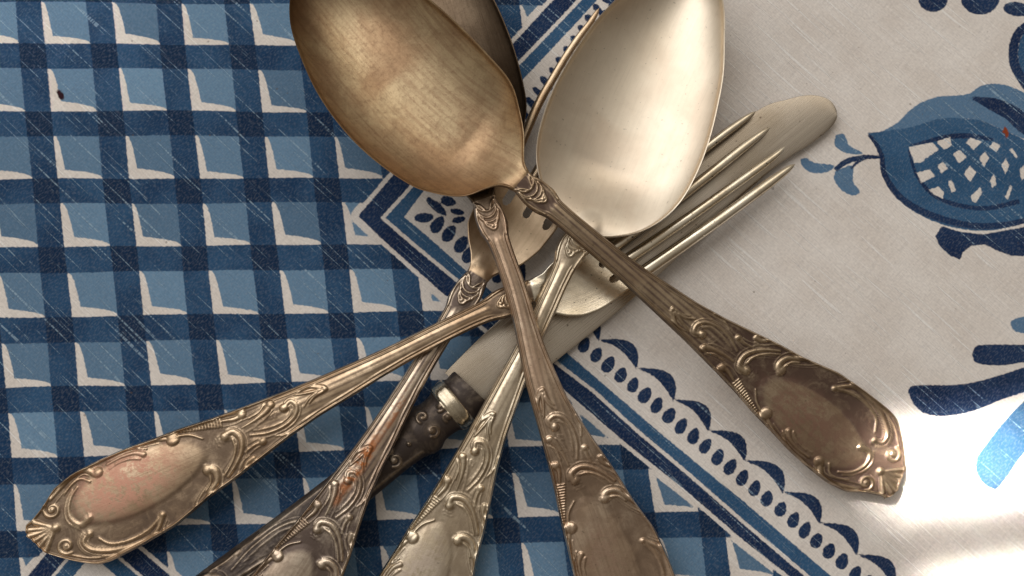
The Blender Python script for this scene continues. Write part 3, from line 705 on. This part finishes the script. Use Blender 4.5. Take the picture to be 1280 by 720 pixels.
def fork(name, label, pts, neck_i, zk, outline, root_d, slots, sw, thick, mats, tines, stains=(), pat=1.0):
    """outline: (distance past the neck, half width +v, half width -v); the head ends in a comb of rounded slot roots"""
    u, x, y, nx, ny = path_frame(pts, 1000)
    nk = np.array(pts[neck_i], float); Ln = u[np.argmin(np.hypot(x-nk[0], y-nk[1]))]
    o = np.array(outline, float); Lh = o[-1,0]
    keep = u <= Ln+Lh; U_all = u
    u, x, y, nx, ny = [a[keep] for a in (u, x, y, nx, ny)]
    sh = 640/Ln; uh = np.where(u < Ln, u*sh, 640+(u-Ln)); b = u-Ln; bl = sm((b+3)/8)
    hl = smooth1(np.interp(uh, _uu, HWL)*(1-bl)+np.interp(b, o[:,0], o[:,1])*bl, 3)
    hr = smooth1(np.interp(uh, _uu, HWR)*(1-bl)+np.interp(b, o[:,0], o[:,2])*bl, 3)
    hl[:6] = np.interp(uh[:6], _uu, HWL); hr[:6] = np.interp(uh[:6], _uu, HWR)
    zt = smooth1(np.interp(uh, *np.array(zk, float).T)*MM, 12)
    off = np.where(TT[None,:] > 0, hl[:,None]*TT, hr[:,None]*TT)
    hrel, relm, pan = handle_relief(uh, off, hl, hr)
    hw = np.where(off > 0, hl[:,None], hr[:,None]); e = hw-np.abs(off); q = np.clip(np.abs(off)/hw, 0, 1)
    isb = sm((b[:,None]+2)/8); B2 = b[:,None]+0*off
    headtop = (3.0*(q**2)*sm(B2/40)-1.0*np.clip(1-e/2.0, 0, 1)**2)*U           # slightly dished head
    drop = 1.8*np.exp(-((off/(13-0.10*np.clip(B2, 0, 80)))**4))*(1-sm((B2-4)/26))*(B2 > -2)
    top = hrel*U*(1-isb)+(headtop+drop*U*1.5)*isb
    under = lambda ob, tb: np.where(isb > 0.5, top[:, ::4]-thick*MM, -1.5*MM*(1-np.abs(tb)[None,:]**3)*0.9-0.3*MM)
    off, Vt, Vb = plate(x, y, nx, ny, zt, hl, hr, top, under)
    # comb: which columns fall in a slot, and how far the sheet reaches there
    def reach(o_):
        r = np.full(o_.shape, Lh)
        for c_ in slots:
            d = np.abs(o_-c_)/sw
            r = np.where(d < 1, root_d+(1-np.sqrt(np.clip(1-d*d, 0, 1)))*sw*1.8, r)
        return r
    def round_slots(G, o_):                              # slide the first vertex past a slot root back onto its rounded outline
        for j in range(G.shape[1]):
            r = reach(o_[:, j]); past = np.nonzero((uh-640 > r) & (r < Lh-0.5))[0]
            if len(past) and past[0] > 0:
                i = past[0]; f = np.clip((r[i]-(uh[i-1]-640))/max(uh[i]-uh[i-1], 1e-6), 0, 1)
                G[i, j] = G[i-1, j]*(1-f)+G[i, j]*f; done[id(G)].add((i, j))
    done = {id(Vt): set(), id(Vb): set()}
    round_slots(Vt, off); round_slots(Vb, off[:, ::4])
    V, ft, fb, ea, eb = assemble(Vt, Vb)
    nb = Vb.shape[1]; offb = off[:, ::4]
    Uv = np.concatenate([(uh[:,None]+0*off).ravel(), np.repeat(uh, nb)]); Ov = np.concatenate([off.ravel(), offb.ravel()])
    cut = (Uv-640) > reach(Ov)
    for (i, j) in done[id(Vt)]: cut[i*off.shape[1]+j] = False
    for (i, j) in done[id(Vb)]: cut[off.size+i*nb+j] = False
    # slide vertices just past a slot root back onto it so the slot outline is round
    F_ = np.vstack([ft, fb, ea, eb]); kill = cut[F_].any(1)
    fac = np.vstack([fb, ea, eb]); lt = face_labels(uh[:,None]+0*off, np.where(isb > .5, 1, relm), np.where(isb > .5, 0, pan), ft, None)
    ur = Uv[fac[:,0]]; lab = np.concatenate([lt, np.where(ur > 640, 4, np.where(ur > 588, 3, np.where(ur <= 24, 1, 0)))])
    F_, lab = F_[~kill], lab[~kill]
    rm = np.where(isb > .5, 0.9, relm)
    wear = np.stack([rm, np.full(rm.shape, pat), blobs(uh[:,None]+0*off, off, stains)], -1).reshape(-1, 3)
    wear = np.vstack([wear, np.tile([0.5, pat*.6, 0], (offb.size, 1))])
    al = np.stack([Uv, Ov, np.concatenate([np.zeros(off.size), np.full(offb.size, 9.0)])], -1)
    org = at(*pts[0], 0); root = empty(name, org); tag(root, label, 'fork', 'ornate silver forks')
    S2 = dict(SUB); S2[4] = ('head', None)
    split(root, V, F_, lab, S2, m(*mats), {'wear': wear, 'along': al}, org)
    for tp, tz, tr in tines: rod(tp, tz, tr, mats[1], 'tine', root, org)
    return root

# fork pointing right, its handle reaching to the lower left corner
fork('dinner_fork', 'fork with four tines on the knife blade, handle reaching the lower left',
     [(34,668),(250,563),(440,472),(560,411),(640,374),(664,364),(690,360),(725,348),(762,324),(800,296),(840,267)], 5,
     [(0,3.0),(110,4.6),(300,8.5),(440,11.2),(530,11.6),(600,10.6),(640,9.8),(680,8.6),(760,6.8),(860,6.0)],
     [(0,14,14),(8,17,20),(18,21,28),(34,30,38),(52,37,45),(70,41,46.5),(95,42,45.5),(112,42,45),(122,42,44.5)], 92, (-23, 0, 23), 4.5, 1.6,
     (m_D, m_headD),
     [([(786,354),(815,333),(900,274),(994,205)], [(0,4.9),(.12,5.3),(.4,5.4),(1,3.4)], [(0,8.6),(.3,8.0),(.85,6.4),(1,3.6)]),
      ([(766,339),(788,322),(870,266),(962,200),(982,183)], [(0,4.9),(.12,5.3),(.4,5.4),(1,3.4)], [(0,8.0),(.3,7.0),(.85,5.6),(1,3.2)]),
      ([(750,322),(865,235),(930,184),(963,159)], [(0,4.9),(.12,5.3),(.4,5.3),(1,3.2)], [(0,8.0),(.3,7.4),(.85,6.2),(1,3.4)]),
      ([(735,303),(800,251),(889,180),(945,139)], [(0,4.9),(.12,5.2),(.4,5.2),(1,3.0)], [(0,8.0),(.3,6.8),(.85,5.4),(1,3.2)])],
     stains=[(128,4,66,36,0.95)], pat=0.8)

# fork pointing up, only one tine clear of the spoon bowls
fork('dinner_fork', 'darker fork with rusty orange stem, lying over the knife handle and under the other handles',
     [(268,871),(364,718),(424,622),(478,540),(538,440),(597,345),(612,321),(640,281),(664,243),(690,200),(712,164)], 5,
     [(0,8.0),(200,10.8),(300,11.8),(420,10.6),(520,9.2),(600,7.8),(640,7.0),(700,5.4),(800,4.4),(900,4.2)],
     [(0,14,14),(10,16,16),(20,22,23),(32,35,33),(47,47,40),(70,52,47),(100,52,50),(115,52,50),(126,52,50)], 93, (22, -8, -37), 4.6, 1.6,
     (m_F, m_headF),
     [([(634,212),(650,182),(673,130),(690,100),(706,73),(722,49),(738,28),(749,10)], [(0,3.6),(.3,4.6),(.5,5.0),(1,6.5)], [(0,6.6),(.4,5.6),(.85,4.4),(1,3.2)]),
      ([(668,222),(683,196),(728,120),(770,48)], [(0,4.6),(.5,4.4),(1,3.4)], [(0,7),(.4,6),(.85,4.6),(1,3.2)]),
      ([(694,240),(709,214),(754,138),(796,66)], [(0,4.6),(.5,4.4),(1,3.2)], [(0,7),(.4,6),(.85,4.6),(1,3.2)]),
      ([(716,256),(731,230),(776,154),(818,84)], [(0,4.6),(.5,4.2),(1,3.0)], [(0,7),(.4,6),(.85,4.6),(1,3.2)])],
     stains=[(352,1,52,9,1.0),(440,-2,50,5,0.6),(300,0,12,5,0.6)], pat=1.0)

# ------------------------------------------------------------------ the knife
kroot_org = at(230, 765, 0); knife = empty('table_knife', kroot_org)
tag(knife, 'table knife with broad steel blade and dark ornate handle beneath the pile', 'knife')
up_e = catmull([(556,466),(596,426),(636,390),(740,302),(850,212),(944,140),(985,124),(1010,119),(1028,121),(1039,127),(1045,136),(1046.5,144)], 16)
lo_e = catmull([(612,516),(650,490),(686,459),(782,381),(870,300),(960,216),(1010,182),(1029,168),(1039,159),(1045,151),(1046.6,145.5)], 18)
def resamp(c, n, gamma=1.0):
    d = np.concatenate([[0], np.cumsum(np.hypot(*np.diff(c, axis=0).T))]); s = np.linspace(0, 1, n)*d[-1]
    return np.stack([np.interp(s, d, c[:,0]), np.interp(s, d, c[:,1])], -1)
nA, nB = 160, 22
ue_, le_ = resamp(up_e, nA), resamp(lo_e, nA)
tb = np.sin(np.linspace(-1, 1, nB)*math.pi/2)*0.5+0.5
Pk = ue_[:,None,:]*(1-tb)[None,:,None]+le_[:,None,:]*tb[None,:,None]
zz = (0.75+1.05*np.clip(1-((tb-0.35)/0.65)**2, 0, 1)**0.6*1.0)[None,:]*np.linspace(1.0, 0.72, nA)[:,None]
sg = np.linspace(0, 1, nA)[:,None]
Vk = at(Pk[...,0], Pk[...,1], (0.55+zz*0.75)*MM+0*Pk[...,0]); Vkb = Vk.copy(); Vkb[...,2] = np.maximum(Vk[...,2]-(0.25+zz*0.8)*MM, 0.0001)
Vall = np.vstack([Vk.reshape(-1, 3), Vkb.reshape(-1, 3)])
f1 = grid_faces(nA, nB)[:, ::-1]; f2 = grid_faces(nA, nB, nA*nB, True)[:, ::-1]
kt = np.arange(nA*nB).reshape(nA, nB); kb = kt+nA*nB
fs = [f1, f2, np.stack([kt[:-1,0], kt[1:,0], kb[1:,0], kb[:-1,0]], -1), np.stack([kt[:-1,-1], kb[:-1,-1], kb[1:,-1], kt[1:,-1]], -1), np.stack([kt[-1,:-1], kt[-1,1:], kb[-1,1:], kb[-1,:-1]], -1)]
Fk = np.vstack(fs)
def steel():
    N = NT('brushed_steel'); k = 1/U; o = N.obj
    sA = N.noise(N.mapping(o, math.radians(-39), (k/150, k/1.6, 1)), 1, 3, 0.6); big = N.noise(N.mapping(o, 0, (k/90, k/90, 1)), 1, 3)
    c = N.mix(N.step(big, 0.35, 0.65), (0.53,0.465,0.385), (0.43,0.36,0.275)); c = N.mix(N.step(sA, 0.5, 0.75, 0, 0.16), c, (0.22,0.185,0.145))
    pits = N.noise(N.mapping(o, 0, (k/4.5, k/4.5, 1), (2, 9, 0)), 1, 0); c = N.mix(N.step(pits, 0.80, 0.85, 0, 0.7), c, (0.07,0.04,0.03))
    N.put(N.b.inputs['Base Color'], c); N.b.inputs['Metallic'].default_value = 1.0
    N.put(N.b.inputs['Roughness'], N.step(sA, 0.3, 0.8, 0.22, 0.38)); N.put(N.b.inputs['Normal'], N.bump(sA, 0.000004, 0.5)); return N.m
mesh_obj('blade', Vall, Fk, steel(), knife, kroot_org, vnormals(Vall, Fk))
# small rust pit near the bolster
def disc(px_, py_, r, z, name, mat, par, org):
    a = np.linspace(0, 2*math.pi, 12, endpoint=False); rr = r*(1+0.25*np.sin(3*a+1))
    P = at(px_+rr*np.cos(a), py_+rr*np.sin(a)*0.8, z*MM+0*a); c = at(px_, py_, (z+0.10)*MM)
    V = np.vstack([P, c]); F_ = np.stack([np.arange(12), np.full(12, 12), np.roll(np.arange(12), -1), np.roll(np.arange(12), -1)], -1)
    me = bpy.data.meshes.new(name); me.from_pydata([tuple(v-np.asarray(org)) for v in V], [], [(i, (i+1) % 12, 12)[::-1] for i in range(12)][::1])
    me.materials.append(mat); ob = bpy.data.objects.new(name, me); COL.objects.link(ob); ob.parent = par; return ob
m_kn = silver('blackened_silver', (0.36,0.295,0.23), (0.22,0.165,0.12), (0.045,0.032,0.026), 0.31, 0.62, 0.4, mott=0.5)
m_kring = silver('polished_collar_silver', (0.74,0.68,0.56), (0.50,0.42,0.30), (0.06,0.045,0.03), 0.20, 0.25, 0.4)
# handle: revolved about an axis lying on the cloth, flattened, with relief
ax = [(591,486),(588,489),(575,500),(566,507),(548,522),(530,536),(505,556),(470,584),(430,616),(370,664),(300,718),(238,766),(190,802)]
ku, kx, ky, knx, kny = path_frame(ax, 520)
prof = [(0,31),(4,32.5),(19,30.5),(21,31),(23,34.5),(39,34.5),(41,33),(44,29),(52,27.5),(64,27),(70,29),(74,32),(78,33),(88,33),(92,30.5),(100,28),(120,26.5),(160,27),(220,28),(300,30),(380,32),(440,33),(490,30),(512,18),(516,2)]
kh = smooth1(np.interp(ku, *np.array(prof, float).T), 2); kh = np.minimum(kh, np.interp(ku, [0, ku[-1]-20, ku[-1]-6, ku[-1]], [99, 60, 24, 3]))
kz = np.interp(ku, [0, 40, 120, ku[-1]], [3.9, 4.4, 4.9, 5.4])*MM
NA_ = 112; a = np.linspace(0, 2*math.pi, NA_, endpoint=False)
off = kh[:,None]*np.cos(a)[None,:]
Vh = at(kx[:,None]+knx[:,None]*off, ky[:,None]+kny[:,None]*off, kz[:,None]+0*off)
Ub = ku[:,None]+0*off
# relief: reuse the handle pattern wrapped over the upper half, plus scrolls of the first section
rl = sample_rel(np.clip(388-(Ub-190)*0.60, 4, 420), off*1.05); rl = np.where(Ub > 104, rl, 0)
keepREL = REL.copy(); REL[:] = 0
for (cu, cv, r_, sgn) in [(70,10,8,1),(70,-12,8,-1),(130,9,9,1),(150,-8,9,-1),(178,10,10,1),(45,-8,6,1),(46,8,6,-1),(215,-10,11,-1),(250,12,12,1)]:
    spiral((cu, cv), r_, 0.6, 1.2, 2.0, 2.6, sgn)
for cu, cv, r_ in [(128,-4,5.5),(158,6,7),(186,-12,5),(104,4,3),(110,-14,3)]: ball((cu, cv), r_, 3.2)
rl = np.maximum(rl*0.9, np.where(Ub > 38, sample_rel(Ub, off), 0)); REL = keepREL
ring = ((Ub > 22) & (Ub < 42))+0.0
rl = np.where(ring > 0, 0, rl)+np.where((Ub > 22) & (Ub < 42), 0.6*np.abs(np.sin((Ub-22)/20*math.pi*2)), 0)+np.where(Ub > 96, 1.6*np.exp(-((kh[:,None]*0.78-np.abs(off))/2.2)**2), 0)
upw = np.clip(np.sin(a)[None,:], 0, 1)**0.5
Vh[...,2] += np.sin(a)[None,:]*np.where(np.sin(a)[None,:] > 0, 0.70, 0.66)*kh[:,None]*U + rl*U*upw
Vh[...,2] = np.maximum(Vh[...,2], 0.00012)
relk = np.clip(rl/3.0, 0, 1); relk = np.where(ring > 0, 1, relk)
nk_, na_ = Vh.shape[:2]; kk = np.arange(nk_*na_).reshape(nk_, na_); k2 = np.roll(kk, -1, 1)
Fh = np.stack([kk[:-1], k2[:-1], k2[1:], kk[1:]], -1).reshape(-1, 4)[:, ::-1]
Vhh = Vh.reshape(-1, 3)
nrm = vnormals(Vhh, Fh)
if (nrm[np.argmax(Vhh[:,2])][2]) < 0: Fh = Fh[:, ::-1]
uf = Ub.ravel()[Fh[:,0]]
labk = np.where(uf < 22, 9, np.where(uf < 42, 1, np.where(uf < 72, 2, np.where(uf < 96, 3, np.where((relk.ravel()[Fh[:,0]] > 0.35), 4, 0)))))
wk = np.stack([relk, 0*relk+1, 0*relk], -1).reshape(-1, 3); ak = np.stack([off, Ub, 0*off], -1).reshape(-1, 3)
split(knife, Vhh, Fh, labk, {0: ('handle', None), 9: ('bolster', None), 1: ('collar', 0), 2: ('waist', 0), 3: ('second_collar', 0), 4: ('scroll_ornament', 0)},
      {0: m_kn, 9: m_kn, 1: m_kring, 2: m_kn, 3: m_kn, 4: m_kn}, {'wear': wk, 'along': ak}, kroot_org)
